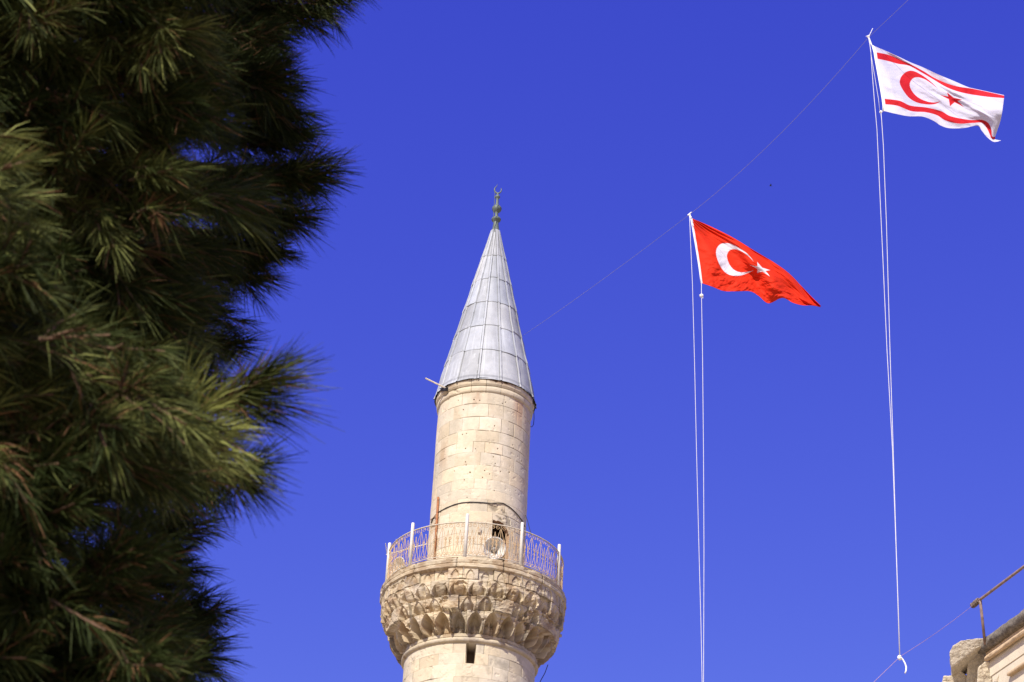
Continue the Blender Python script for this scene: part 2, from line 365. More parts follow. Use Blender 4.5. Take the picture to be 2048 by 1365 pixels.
# carved balcony (stalactite corbelling) as one sculpted surface
NC = 30
NA = 38
def arch(s, t, w0=.8, spring=.35, top=.92):
    """1 inside a pointed niche"""
    q = np.clip((t-spring)/(top-spring), 0, 1); w = np.where(t < spring, w0, w0*np.clip(1-q, 0, 1)**.62)
    return w
TZ = [19.93, 20.08, 20.14, 20.52, 20.80, 21.11, 21.36, 21.62]
def rf_bal(T, Z):
    jitz = .022*(hsh(np.floor((T+9)/(2*math.pi)*NC*.5), 1, 7)-.5) + .03*(fbm(T*5, Z*0, 19, 3)-.5)
    z = Z + jitz*sstep(20.1, 20.2, Z)*sstep(21.6, 21.4, Z)
    r = np.full_like(T, 1.40); ang = (T+4*math.pi)/(2*math.pi)*NC
    tone = np.full_like(T, .5); joint = np.zeros_like(T); cid = np.zeros_like(T)
    def cell(off, seed):
        n_ = NA if seed == 4 else NC
        a = ang*(n_/NC)+off+.10*(vnoise(ang*.5, ang*0+seed, 5)-.5); i = np.floor(a); s = (a-i)*2-1; return i % n_, s
    # foot: plain band, roll
    k = z < TZ[2]
    roll = np.sqrt(np.clip(1-((z-20.005)/.06)**2, 0, 1)); 
    r = np.where(k, np.where(z < 20.07, 1.372+.07*roll, 1.405), r)
    # tier 3 (lowest), deep niches
    i, s = cell(0.3, 1); a0, a1 = TZ[2], TZ[3]; t = (z-a0)/(a1-a0); k = (t >= 0) & (t < 1)
    w_ = arch(s, t, .88, .45, .98); ins = np.clip(1-np.abs(s)/np.maximum(w_, 1e-3), 0, 1); keep = hsh(i, 2, 5)
    rib = np.interp(t, [0, .06, .25, .6, 1], [1.42, 1.56, 1.63, 1.70, 1.73]) - .10*(keep < .25)
    back = np.interp(t, [0, .5, .85, 1], [1.34, 1.34, 1.42, 1.66])
    mixv = np.clip(ins/.2, 0, 1); inner = back + .09*np.clip(1-np.abs(s+.15*(keep-.5))/.5, 0, 1)*sstep(.95, .3, t)
    r3 = rib*(1-mixv)+inner*mixv; r = np.where(k, r3, r); tone = np.where(k, hsh(i, 3, 9), tone); cid = np.where(k, i+300, cid)
    joint = np.where(k & (np.abs(np.abs(s)-1) < .035), 1, joint)
    # tier 2
    i, s = cell(0.8, 2); a0, a1 = TZ[3], TZ[4]; t = (z-a0)/(a1-a0); k = (t >= 0) & (t < 1); keep = hsh(i, 5, 11)
    w_ = arch(s, t, .8, .3, .95); ins = np.clip(1-np.abs(s)/np.maximum(w_, 1e-3), 0, 1)
    rib = np.interp(t, [0, .12, .6, 1], [1.75, 1.80, 1.84, 1.87]) - .07*(keep < .3)
    back = np.interp(t, [0, .4, 1], [1.60, 1.68, 1.84]) - .05*(keep < .5); leaf = .11*np.clip(1-np.abs(s)*(1.5-.4*t), 0, 1)*sstep(1, .5, t)
    mixv = np.clip(ins/.18, 0, 1); r2 = rib*(1-mixv)+(back+leaf)*mixv; r2 = np.where(keep > .82, np.interp(t, [0, 1], [1.80, 1.86]), r2)
    r = np.where(k, r2, r); tone = np.where(k, hsh(i, 6, 9), tone); cid = np.where(k, i+200, cid); joint = np.where(k & (np.abs(np.abs(s)-1) < .03), 1, joint)
    # tier 1: paired leaves
    i, s = cell(0.3, 3); a0, a1 = TZ[4], TZ[5]; t = (z-a0)/(a1-a0); k = (t >= 0) & (t < 1); keep = hsh(i, 8, 13)
    w_ = arch(s, t, .92, .3, .98); ins = np.clip(1-np.abs(s)/np.maximum(w_, 1e-3), 0, 1)
    rib = np.interp(t, [0, .1, .6, 1], [1.84, 1.92, 1.935, 1.938]); back = np.interp(t, [0, .2, .6, 1], [1.72, 1.77, 1.84, 1.93])
    lobes = .085*np.clip(1-((np.abs(s)-.42)/.36)**2, 0, 1)*np.clip(1-((t-.42)/.5)**2, 0, 1)*np.where(keep < .55, 1, 0) + .11*np.clip(1-(np.abs(s)/.62)**2-((t-.45)/.52)**2, 0, 1)**.5*np.where(keep >= .55, 1, 0)
    mixv = np.clip(ins/.15, 0, 1); r1 = rib*(1-mixv)+(back+lobes)*mixv; r1 = r1-.08*(keep < .1)
    r = np.where(k, r1, r); tone = np.where(k, hsh(i, 9, 9), tone); cid = np.where(k, i+100, cid); joint = np.where(k & (np.abs(np.abs(s)-1) < .03), 1, joint)
    # small blind arches
    i, s = cell(0.8, 4); a0, a1 = TZ[5], TZ[6]; t = (z-a0)/(a1-a0); k = (t >= 0) & (t < 1)
    w_ = arch(s, t, .5, .4, .85); e = np.abs(np.abs(s)-w_); keep = hsh(i, 12, 15)
    r0 = 1.948+.006*(hsh(i, 2, 2)-.5) - .02*(np.abs(s) < w_)*(t < .85) - .014*(e < .08)*(t < .9) + .012*(keep-.5); r0 = r0-.02*sstep(.07, 0, t)-.05*(keep < .08)
    r = np.where(k, r0, r); tone = np.where(k, hsh(i, 14, 9), tone); cid = np.where(k, i+50, cid)
    joint = np.where(k & ((np.abs(np.abs(s)-1) < .04) | (t < .05)), 1, joint)
    # floor slab mouldings
    t = z-TZ[6]; k = t >= 0; ii = np.floor(ang*.42+.2); fs = (ang*.42+.2)-ii; keep = hsh(ii, 1, 21)
    slab = np.interp(t, [0, .02, .08, .09, .105, .12, .19, .2, .215, .26], [1.955, 1.985, 1.985, 1.965, 1.96, 1.975, 1.985, 1.96, 1.93, 1.92]) + .018*(keep-.5) - .06*(keep < .12)*sstep(.1, .14, t)
    r = np.where(k, slab, r); tone = np.where(k, keep, tone); cid = np.where(k, ii, cid); joint = np.where(k & (np.minimum(fs, 1-fs) < .018), 1, joint)
    for zz_ in TZ[2:6]: joint = np.maximum(joint, (np.abs(z-zz_-.012) < .008)*.9)
    # weathering
    er = fbm(T*14, Z*14*1.0, 71, 4); big = fbm(T*4.2, Z*4, 88, 3)
    mw = sstep(20.1, 20.2, Z)*(1-.75*sstep(21.05, 21.15, Z))
    r = r + (.036*(er-.5)+.03*(big-.5))*mw + .012*(er-.5) - .05*sstep(.64, .72, fbm(T*8, Z*8, 101, 3))*mw - .012*joint
    return r, (joint, tone, cid, er)
def cf_bal(T, Z, e):
    joint, tone, cid, er = e
    c = stone_color(T, Z, 1.8, joint*.8, tone, cid, 141, spread=.26)
    c = c*np.array([[.87, .83, .77]]); dirt = sstep(.45, .7, fbm(T*10, Z*7, 161, 4)); c = c*(1-.38*dirt[:, None]*np.array([[.8, 1, 1.15]])); gy = sstep(.55, .75, fbm(T*6, Z*5, 171, 4))[:, None]; return c*(1-gy*.5)+gy*.5*np.array([[.33, .29, .24]])
zb = np.linspace(19.935, 21.62, 330)
field('carved_balcony', ring_th(2000, True), zb, rf_bal, cf_bal, minaret, M_stone)
mb = MB(); mb.lathe([(1.93, 21.61), (1.0, 21.60)], (AX[0], AX[1], 0), n=128); mb.build('balcony_floor', M_pale, minaret)

# lower shaft with the slit window
rows_l = [18.4]
while rows_l[-1] < 19.9: rows_l.append(rows_l[-1]+rr.uniform(.22, .33))
rows_l = [-1.]+rows_l
SL = rad(4.3)
def rf_lo(T, Z):
    joint, tone, bid, bev = blocks(T, Z, 1.38, rows_l, .28, .6, 33)
    r = 1.378 - .014*joint+.01*(tone-.5)+.008*(fbm(T*4, Z*4, 6, 4)-.5) - .008*sstep(.6, .8, fbm(T*12, Z*9, 8, 3))
    ins = (np.abs(T-rad(.4)) < SL+.008*(fbm(Z*9, T*0, 3)-.5)*(Z > 0)) & (Z > 19.50) & (Z < 19.93)
    r = np.where(ins, r-.45, r); r = np.where(Z < 17, 1.378+(17-Z)*.012, r); return r, (joint, tone, bid, ins)
def cf_lo(T, Z, e):
    joint, tone, bid, ins = e; c = stone_color(T, Z, 1.38, joint, tone, bid, 241, spread=.24)
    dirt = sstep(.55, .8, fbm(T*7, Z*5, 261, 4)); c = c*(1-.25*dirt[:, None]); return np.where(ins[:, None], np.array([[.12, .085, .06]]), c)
field('lower_shaft', ring_th(1100, True), np.concatenate([np.linspace(0, 18, 37), np.linspace(18.1, 19.96, 240)]), rf_lo, cf_lo, minaret, M_stone)

# railing: posts, top rail and wrought panels
rail_r = 1.885; RZ = 21.63
def pth(px, py): return thz(hit(px, py, rail_r))[0]
post_th = [rad(a) for a in (-82, -46.5, -7, 29.5, 69)] + [rad(a) for a in (105, 142, 180, 218, 252)]
top_h = [.99, .99, .99, .98, .99, .9, .9, .9, .9, .9]
rl = MB(); RH = .80
rl.tube([cyl(a, RZ+RH, rail_r) for a in np.linspace(0, 2*math.pi, 145)], .014, 6, False)
rl.tube([cyl(a, RZ+.04, rail_r) for a in np.linspace(0, 2*math.pi, 145)], .010, 5, False)
M_rail = mat('rail_paint', (.55, .47, .35), rough=.7, noise=(14, .6, 1.2))
railing = rl.build('railing', M_rail, minaret, True)
for a, h in zip(post_th, top_h):
    b = MB(); b.lathe([(.0, -.02), (.037, -.02), (.036, h-.02), (.03, h), (.0, h+.004)], cyl(a, RZ, rail_r), n=14)
    b.tube([cyl(a, RZ-.42, 2.0), cyl(a, RZ-.02, rail_r+.02)], .004, 4)
    b.build('railing_post', M_white, railing, True)
def scroll(b, u, h, rr_, a0, turns, sgn, r=.0052):
    pts = []
    for i in range(13):
        t = i/12; a = a0+sgn*t*turns*2*math.pi; q = rr_*(1-.62*t); pts.append((u+q*math.cos(a), h+q*math.sin(a)))
    b.tube([cyl(x, RZ+y, rail_r) for x, y in [(p[0], p[1]) for p in [(u_/rail_r, h_) for u_, h_ in pts]]], r, 4, False)
post_sorted = sorted([(a if a < math.pi*1.5 else a-2*math.pi) for a in post_th]); post_sorted.append(post_sorted[0]+2*math.pi)
for a, b_ in zip(post_sorted[:-1], post_sorted[1:]):
    L = (b_-a)*rail_r; n = max(3, round(L/.25)); cw = L/n; b = MB()
    def ln(pts, r=.0052): b.tube([cyl((a*rail_r+x)/rail_r, RZ+y, rail_r) for x, y in pts], r, 4, False)
    for i in range(n):
        x0 = i*cw; xm = x0+cw/2
        ln([(x0+.002, .04), (x0+.002, RH)])
        for sg in (-1, 1):
            ln([(xm+sg*t*cw*.46*(1-.25*math.sin(math.pi*t)), .06+t*(RH-.16)) for t in np.linspace(0, 1, 7)])
            ln([(xm+sg*(1-t)*cw*.47*(1-.3*math.sin(math.pi*t)), .05+t*(RH-.22)) for t in np.linspace(0, 1, 7)])
            scroll(b, a*rail_r+xm+sg*cw*.23, RH-.065, .046, math.pi/2, 1.3, sg)
            scroll(b, a*rail_r+xm+sg*cw*.22, .44, .042, -math.pi/2, 1.3, -sg)
            scroll(b, a*rail_r+xm+sg*cw*.22, .35, .036, math.pi/2, 1.2, sg)
            scroll(b, a*rail_r+xm+sg*cw*.23, .095, .040, -math.pi/2, 1.2, -sg)
    b.build('railing_panel', M_iron, railing)

# things fixed to the minaret
def horn(c, axis, R, label):
    ax = Vector(tuple(axis)).normalized(); e = empty('loudspeaker', c, label, 'loudspeaker', 'horn loudspeakers on the balcony')
    b = MB(); b.lathe([(R*.16, -R*1.5), (R*.22, -R*1.45), (R*.24, -R*1.0), (R*.5, -R*.45), (R*.9, -R*.05), (R, 0), (R*1.04, .012), (R, .022), (R*.93, .01), (R*.84, -R*.08), (R*.42, -R*.5), (R*.16, -R*.95), (0, -R*.96)], c, ax, 36)
    b.build('horn_bell', M_speaker, e, True)
    b = MB(); b.lathe([(0, -R*1.85), (R*.36, -R*1.85), (R*.4, -R*1.75), (R*.4, -R*1.5), (R*.3, -R*1.42), (0, -R*1.42)], c, ax, 24); b.build('driver', M_spkin, e, True)
    b = MB(); b.lathe([(0, -R*.2), (R*.16, -R*.24), (R*.22, -R*.5), (R*.22, -R*.9)], c, ax, 20); b.build('horn_core', M_spkin, e, True)
    b = MB(); b.tube([np.array(c)-np.array(ax)*R*1.2, np.array([c[0], c[1], 21.62])-np.array([ax[0], ax[1], 0])*R*1.2], .02, 8); b.build('stand', M_white, e)
    return e
hc = hit(989, 1097, 1.70); horn(hc, (_d[0]*.9+_s[0]*.05, _d[1]*.9+_s[1]*.05, -.2), .235, 'round white horn loudspeaker behind the railing in front of the dark doorway')
hc = hit(797, 1133, 1.66); th_ = thz(hc)[0]; ra = cyl(th_-.15, 0, 1.)-cyl(th_, 0, 0.); ra = cyl(rad(-48), 0, 1.)-cyl(0, 0, 0.)
horn(hc, (ra[0], ra[1], -.1), .20, 'cream horn loudspeaker behind the left end of the balcony railing, below the aerial')
b = MB(); p0, p1 = hit(876.5, 995, 1.085), hit(868.3, 1128, 1.085); p0[2] = thz(p0)[1]
b.tube([p0, p1], .026, 8); pz = MB()
e = empty('pipe', p1, 'rusty upright iron pipe strapped to the left side of the shaft above the balcony', 'pipe')
b.build('tube', M_rust, e, True)
for y in (1032, 1047):
    q = hit(873.5, y, 1.085); pz = MB(); pz.tube([q+(cyl(-1.05, 0, .02)-cyl(0, 0, 0)), hit(868, y+3, 1.06), hit(861.5, y+8, 1.06)], .014, 6); pz.build('bracket', M_iron, e)
e = empty('television_aerial', P(853, 1088.6, 48.3), 'thin white television aerial sticking out left of the railing', 'aerial')
b = MB(); b.tube([P(772.4, 1109.8, 48.2), P(853, 1088.6, 48.4)], .012, 6); b.build('boom', M_white, e)
for (x0, y0, x1, y1) in ((771, 1087, 774.5, 1111), (792, 1079, 797, 1096), (803, 1074, 806, 1086), (826, 1088, 829, 1103)):
    b = MB(); b.tube([P(x0, y0, 48.2), P(x1, y1, 48.25)], .009, 6); b.build('element', M_white, e)
b = MB(); q = hit(958.6, 1062, 1.06); t_, z_ = thz(q)
b.prism([cyl(t_-.03, z_-.055, 1.04), cyl(t_+.03, z_-.055, 1.04), cyl(t_+.03, z_+.055, 1.04), cyl(t_-.03, z_+.055, 1.04)], cyl(t_, 0, .06)-cyl(t_, 0, 0.))
tag(b.build('junction_box', M_box, bevel=.006), 'small beige electrical box on the shaft left of the doorway', 'junction box')
def on_shaft(px, r=1.065): return [hit(x, y, r) for x, y in px]
Z1 = lambda x, y: (740+x/3.545, 980+y/3.545)
cbl = MB(); cbl.tube(on_shaft([Z1(432, 235), Z1(455, 190), Z1(480, 162), Z1(540, 128), Z1(600, 104), Z1(650, 92), Z1(710, 87), Z1(780, 89), Z1(860, 96), Z1(900, 93), Z1(945, 96), Z1(985, 118), Z1(1020, 148), Z1(1050, 180), Z1(1080, 220), Z1(1098, 262)]), .011, 5)
tag(cbl.build('cable', M_dark), 'dark cable looped around the shaft just above the doorway', 'cable')
cbl = MB(); cbl.tube([hit(*Z1(1103, 180), 1.07), P(*Z1(1118, 225), 48.6), P(*Z1(1135, 290), 48.3), P(*Z1(1150, 335), 48.1)], .008, 5)
tag(cbl.build('cable', M_dark), 'thin dark cable hanging off the right edge of the shaft to the railing', 'cable')
cbl = MB(); Z2 = lambda x, y: (840+x/4.015, 720+y/4.015)
cbl.tube([P(*Z2(905, 350), 50.4), P(*Z2(914, 400), 50.4), P(*Z2(916, 470), 50.3), P(*Z2(912, 520), 50.2), P(*Z2(898, 540), 50.2), P(*Z2(884, 534), 50.2)], .008, 5)
tag(cbl.build('cable', M_dark), 'short dark cable loop dangling below the right end of the lead cap', 'cable')
cbl = MB(); cbl.tube([P(*Z1(1262, 1240), 47), P(*Z1(1240, 1300), 47), P(*Z1(1212, 1350), 46.9), P(*Z1(1190, 1400), 46.8), P(1030, 1500, 46.6)], .009, 5)
tag(cbl.build('cable', M_dark), 'dark cable hanging below the right side of the carved balcony', 'cable')
e = empty('lamp_arm', hit(893, 777, 1.1), 'thin grey metal rod poking out from the left eave of the lead cap', 'rod')
b = MB(); b.tube([P(851, 757, 50.0), hit(894, 778, 1.12)], .018, 6); b.build('rod', M_rail, e)
b = MB(); b.tube([hit(884, 779, 1.13), hit(894, 779, 1.13)], .045, 8); b.build('clamp', M_dark, e)

# ------------------------------------------------------------------ flags
def resample(pl, n):
    pl = np.array(pl, float)
    # Catmull-Rom through the points, then even arc length
    q = np.vstack([2*pl[0]-pl[1], pl, 2*pl[-1]-pl[-2]]); out = []
    for i in range(1, len(q)-2):
        for t in np.linspace(0, 1, 16, endpoint=False):
            a, b, c, d = q[i-1], q[i], q[i+1], q[i+2]
            out.append(.5*((2*b)+(c-a)*t+(2*a-5*b+4*c-d)*t*t+(-a+3*b-3*c+d)*t**3))
    out.append(q[-2]); out = np.array(out); L = np.concatenate([[0], np.cumsum(np.hypot(*np.diff(out, axis=0).T))])
    s = np.linspace(0, L[-1], n); return np.stack([np.interp(s, L, out[:, 0]), np.interp(s, L, out[:, 1])], 1)
def star_mask(x, y, R):
    """5-point star, one tip along +x, circumradius R"""
    a = np.arctan2(y, x); r = np.hypot(x, y); k = 2*math.pi/5; a = np.abs((a+k/2) % k-k/2)
    ri = R*.381966; # edge from (R,0) to (ri cos36, ri sin36)
    ex, ey = ri*math.cos(k/2)-R, ri*math.sin(k/2); px, py = r*np.cos(a)-R, r*np.sin(a)
    return (ex*py-ey*px) > 0
def flag_uv_pattern(kind, u, v):
    """u 0..1.5 along the fly, v 0..1 from the foot up"""
    if kind == 'red':
        u2 = .5+(u-.44)*1.1; hem = u < .012; u = u2
        cres = (np.hypot(u-.5, v-.5) < .25) & ~(np.hypot(u-.572, v-.5) < .187)
        st = star_mask(-(u-.82), v-.5, .15); u = np.where(hem, 0, 1.)
        c = np.where((cres | st)[:, None], [[.76, .74, .77]], [[.74, .038, .012]])
    else:
        cres = (np.hypot(u-.50, v-.5) < .255) & ~(np.hypot(u-.565, v-.5) < .2)
        st = star_mask(-(u-.89), v-.5, .16); band = ((v > .815) & (v < .90)) | ((v > .10) & (v < .185))
        c = np.where((cres | st | band)[:, None], [[.62, .02, .03]], [[.67, .65, .75]])
    c = np.where(((u < .018))[:, None], [[.86, .84, .85]], c); return c
def flag(name, rows, vlev, d0, dfun, kind, label, scale, org, nu=420, nv=300):
    rows_ = [resample([(org[0]+x/scale, org[1]+y/scale) for x, y in r], nu) for r in rows]
    A = np.array(rows_)                                    # (nrow, nu, 2), from the head (v=1) down
    vv = np.linspace(0, 1, nv); vl = np.array(vlev)        # vl ascending 0 (head) .. 1 (foot)
    G = np.zeros((nv, nu, 2))
    for j, t in enumerate(vv):
        k = min(np.searchsorted(vl, t, side='right')-1, len(vl)-2); k = max(k, 0); f_ = (t-vl[k])/(vl[k+1]-vl[k])
        p1, p2 = A[k], A[k+1]
        # monotone-ish cubic: tangents by finite differences on non-uniform levels
        def tan(i):
            if i == 0: return (A[1]-A[0])/(vl[1]-vl[0])
            if i == len(vl)-1: return (A[-1]-A[-2])/(vl[-1]-vl[-2])
            return .5*((A[i+1]-A[i])/(vl[i+1]-vl[i])+(A[i]-A[i-1])/(vl[i]-vl[i-1]))
        h = vl[k+1]-vl[k]; m1, m2 = tan(k)*h*.8, tan(k+1)*h*.8
        G[j] = (2*f_**3-3*f_**2+1)*p1+(f_**3-2*f_**2+f_)*m1+(-2*f_**3+3*f_**2)*p2+(f_**3-f_**2)*m2
    Ug, Vg = np.meshgrid(np.linspace(0, 1.5, nu), vv); X = G[..., 0]; Y = G[..., 1]
    ry = CF[1]+(X-1024)/FPX*RR[1]+(682.5-Y)/FPX*UU[1]; D = d0/ry+dfun(Ug, Vg)
    V = CAM[None, None]+D[..., None]*(CF[None, None]+((X-1024)/FPX)[..., None]*RR+((682.5-Y)/FPX)[..., None]*UU)
    c = flag_uv_pattern(kind, Ug.ravel(), 1-Vg.ravel())
    hoist = V[:, 0]
    e = empty(name, V[0, 0], label, 'flag', 'flags on halyards hanging from the long wire')
    o = link('cloth', npmesh('cloth', V.reshape(-1, 3), grid_faces(nu, nv), c), M_flag, e)
    s = o.modifiers.new('thick', 'SOLIDIFY'); s.thickness = .003
    b = MB(); wv = P(1030, 700, d0*1.2)-P(1022, 700, d0*1.2); b.tube([p-wv*.12 for p in hoist[::30]]+[hoist[-1]-wv*.12], .016 if kind != 'red' else .008, 6); b.build('hoist_sleeve', M_tail, e, True)
    return e, hoist
def dep_red(u, v):
    x = u/1.5; a = sstep(0, .12, x)
    w_ = (.11*np.sin(9.5*x-3.2*v+.6)+.05*np.sin(15*x-9*v+2))*a + .030*np.sin(23*x+5*v)*a*sstep(.1, .6, v) + np.where(1, .022, 0)*np.sin(11*v*(1-.4*x)-16*x+2)*(.4+a) + .009*np.sin(40*v-30*x)*(.5+.5*np.sin(7*x+4*v))
    w_ = w_+.035*(fbm(u*5+v*3, v*8-u*3, 5, 3)-.5)*2*a + .10*sstep(.30, .05, v)*a*(1-.5*x)
    fan = .022*np.sin(26*np.arctan2(v+.02, x*1.5+.05))*sstep(.6, .12, np.hypot(x*1.5, v))*sstep(.0, .1, np.hypot(x, v))
    crum = .06*(fbm(u*9, v*11+u*5, 15, 3)-.5)*sstep(.45, .8, v)*a*2
    return w_+fan+crum+.5*x
def dep_wht(u, v):
    x = u/1.5; a = sstep(0, .1, x)
    w_ = .115*np.sin(7.5*x-2.6*v+.3)*a + .035*np.sin(17*x-7*v+1)*a + .008*np.sin(30*v-14*x)*(.3+a)
    fold = .16*sstep(.22, .05, v-.05)*sstep(.25, .45, x)*sstep(.75, .5, x)      # head turned back in the middle
    end = -.75*sstep(.72, 1, x)*sstep(.95, .3, v)*sstep(-.1, .2, v)+.12*np.sin(9*(x-.7))*sstep(.7, .8, x)*(1-v)
    return w_+fold+end+.02*(fbm(u*6, v*8, 25, 3)-.5)*2*a+.35*x
YR = P(1379, 430, 46.)[1]; YW = P(1738, 74, 42.)[1]
red_rows = [
 [(222, 190), (400, 268), (560, 343), (700, 420), (880, 530), (1080, 650), (1240, 765), (1370, 895), (1480, 1010), (1580, 1108)],
 [(250, 355), (430, 400), (580, 440), (700, 490), (840, 565), (990, 660), (1150, 760), (1310, 880), (1450, 1020), (1582, 1112)],
 [(280, 530), (400, 545), (520, 575), (680, 620), (830, 680), (960, 730), (1110, 800), (1290, 925), (1440, 1055), (1582, 1118)],
 [(308, 705), (430, 735), (570, 790), (720, 800), (850, 795), (940, 830), (1060, 910), (1220, 980), (1400, 1085), (1580, 1123)],
 [(330, 875), (440, 912), (560, 958), (700, 962), (840, 962), (930, 1010), (1035, 1088), (1180, 1030), (1290, 1082), (1400, 1110), (1500, 1108), (1578, 1128)]]
_, h1 = flag('flag', red_rows, [0, .25, .5, .75, 1], YR, dep_red, 'red', 'red flag with white crescent and star, flying right of the minaret', 5.25, (1340, 400))
wht_rows = [
 [(300, 235), (480, 312), (640, 388), (760, 435), (880, 492), (1040, 560), (1190, 622), (1340, 655), (1492, 686)],
 [(316, 295), (440, 320), (540, 360), (640, 405), (760, 470), (860, 530), (980, 582), (1090, 612), (1200, 628), (1330, 655), (1493, 692)],
 [(325, 352), (430, 375), (530, 402), (630, 420), (740, 480), (850, 545), (960, 610), (1060, 650), (1180, 678), (1330, 700), (1492, 715)],
 [(358, 530), (470, 560), (600, 590), (740, 630), (870, 672), (1000, 715), (1130, 760), (1260, 815), (1370, 870), (1465, 900)],
 [(390, 718), (540, 738), (640, 782), (790, 800), (920, 832), (1010, 880), (1180, 912), (1290, 910), (1350, 940), (1378, 1000), (1385, 1062), (1412, 1064)],
 [(397, 768), (520, 782), (650, 832), (780, 842), (880, 868), (960, 915), (1080, 945), (1200, 940), (1290, 938), (1335, 985), (1366, 1050), (1375, 1086), (1412, 1085)],
 [(398, 830), (500, 855), (620, 878), (750, 882), (850, 920), (920, 965), (1000, 988), (1130, 985), (1250, 964), (1290, 1010), (1340, 1070), (1400, 1112), (1465, 1100)]]
_, h2 = flag('flag', wht_rows, [0, .10, .185, .5, .815, .90, 1], YW, dep_wht, 'white', 'white flag with red crescent, star and two red stripes, highest at the right', 4.549, (1680, 40))

# ------------------------------------------------------------------ wires and halyards
def sag(a, b, s, n=14):
    a = np.array(a); b = np.array(b); return [a+(b-a)*t-np.array([0, 0, 4*s*t*(1-t)]) for t in np.linspace(0, 1, n)]
wp = [hit(1044, 673, cone_R(28.1)+.02), PV(1378, 430, YR), PV(1738, 74, YW), P(2150, -330, 38.)]
b = MB(); pts = sag(wp[0], wp[1], .05)+sag(wp[1], wp[2], .22)[1:]+sag(wp[2], wp[3], .05)[1:]; b.tube(pts, .0032, 5)
tag(b.build('wire', M_greyw), 'long thin grey wire running from the lead cap up past both flags', 'wire')
def knot(b, c, r):
    c = np.array(c)
    for k in range(4):
        a = RNG.normal(size=3); a /= np.linalg.norm(a); bb = np.cross(a, [0, 0, 1.]); bb /= np.linalg.norm(bb); cc_ = np.cross(a, bb)
        b.tube([c+(bb*math.cos(t)+cc_*math.sin(t))*r for t in np.linspace(0, 6.0, 10)], r*.45, 5)
e = empty('halyard', wp[1], 'pair of thin white ropes hanging from the red flag down past the picture edge', 'halyard', 'halyards below the flags')
b = MB(); b.tube([PV(1379, 430, YR), PV(1381, 480, YR), PV(1385, 570, YR), PV(1389, 720, YR), PV(1393, 900, YR), PV(1398, 1100, YR), PV(1402, 1250, YR), PV(1405, 1400, YR), PV(1415, 1800, YR)], .0062, 6); b.build('rope', M_rope, e, True)
b = MB(); b.tube([h1[-1], PV(1403, 592, YR), PV(1405, 700, YR), PV(1407, 900, YR), PV(1408, 1100, YR), PV(1407.5, 1250, YR), PV(1407, 1400, YR), PV(1416, 1800, YR)], .0065, 6); b.build('rope', M_rope, e, True)
b = MB(); knot(b, PV(1403, 592, YR), .03); b.tube([PV(1403, 592, YR), PV(1399, 590, YR)], .008, 5); b.tube([PV(1403, 592, YR), PV(1406, 597, YR)], .008, 5); b.build('knot', M_tail, e)
b = MB(); knot(b, PV(1379, 430, YR), .021); b.tube([PV(1379, 430, YR), PV(1382, 436, YR), h1[0]], .02, 6); b.tube([PV(1375.5, 431, YR), PV(1383, 425, YR)], .012, 5); b.build('knot', M_tail, e)
e = empty('halyard', wp[2], 'pair of thin white ropes from the white flag down to the lower wire at right', 'halyard', 'halyards below the flags')
Z4 = lambda x, y: (1680+x/4.549, 40+y/4.549)
b = MB(); b.tube([PV(*Z4(260, 160), YW), PV(*Z4(280, 280), YW), PV(*Z4(293, 480), YW), PV(*Z4(310, 700), YW), PV(1754, 260, YW), PV(1765, 500, YW), PV(1774, 700, YW), PV(1785, 900, YW), PV(1790.5, 1050, YW), PV(1795, 1180, YW), PV(1799, 1315, YW)], .0062, 6); b.build('rope', M_rope, e, True)
b = MB(); b.tube([PV(*Z4(262, 160), YW), PV(*Z4(285, 330), YW), PV(*Z4(320, 540), YW), PV(*Z4(350, 720), YW), PV(*Z4(362, 830), YW)], .0050, 6); b.build('rope', M_rope, e, True)
b = MB(); b.tube([PV(*Z4(372, 835), YW), PV(*Z4(380, 930), YW), PV(*Z4(395, 1150), YW), PV(1773, 450, YW), PV(1780, 700, YW), PV(1786.5, 900, YW), PV(1792, 1080, YW), PV(1796, 1200, YW), PV(1800, 1315, YW)], .0062, 6); b.build('rope', M_rope, e, True)
b = MB(); knot(b, PV(*Z4(258, 152), YW), .021); b.tube([PV(*Z4(258, 152), YW), PV(*Z4(272, 190), YW), PV(*Z4(288, 232), YW)], .013, 6); b.tube([PV(*Z4(236, 152), YW), PV(*Z4(268, 140), YW), PV(*Z4(298, 78), YW)], .006, 5); b.build('knot', M_tail, e)
b = MB(); knot(b, PV(*Z4(372, 838), YW), .021); b.build('knot', M_tail, e)
b = MB(); knot(b, PV(1799.5, 1316, YW), .03); b.tube([PV(1801, 1314, YW), PV(1806, 1320, YW), PV(1810, 1327, YW), PV(1812.5, 1335, YW), PV(1812, 1342, YW), PV(1810, 1347, YW)], [.012, .012, .012, .014, .014, .012], 6); b.build('rope_end', M_tail, e, True)

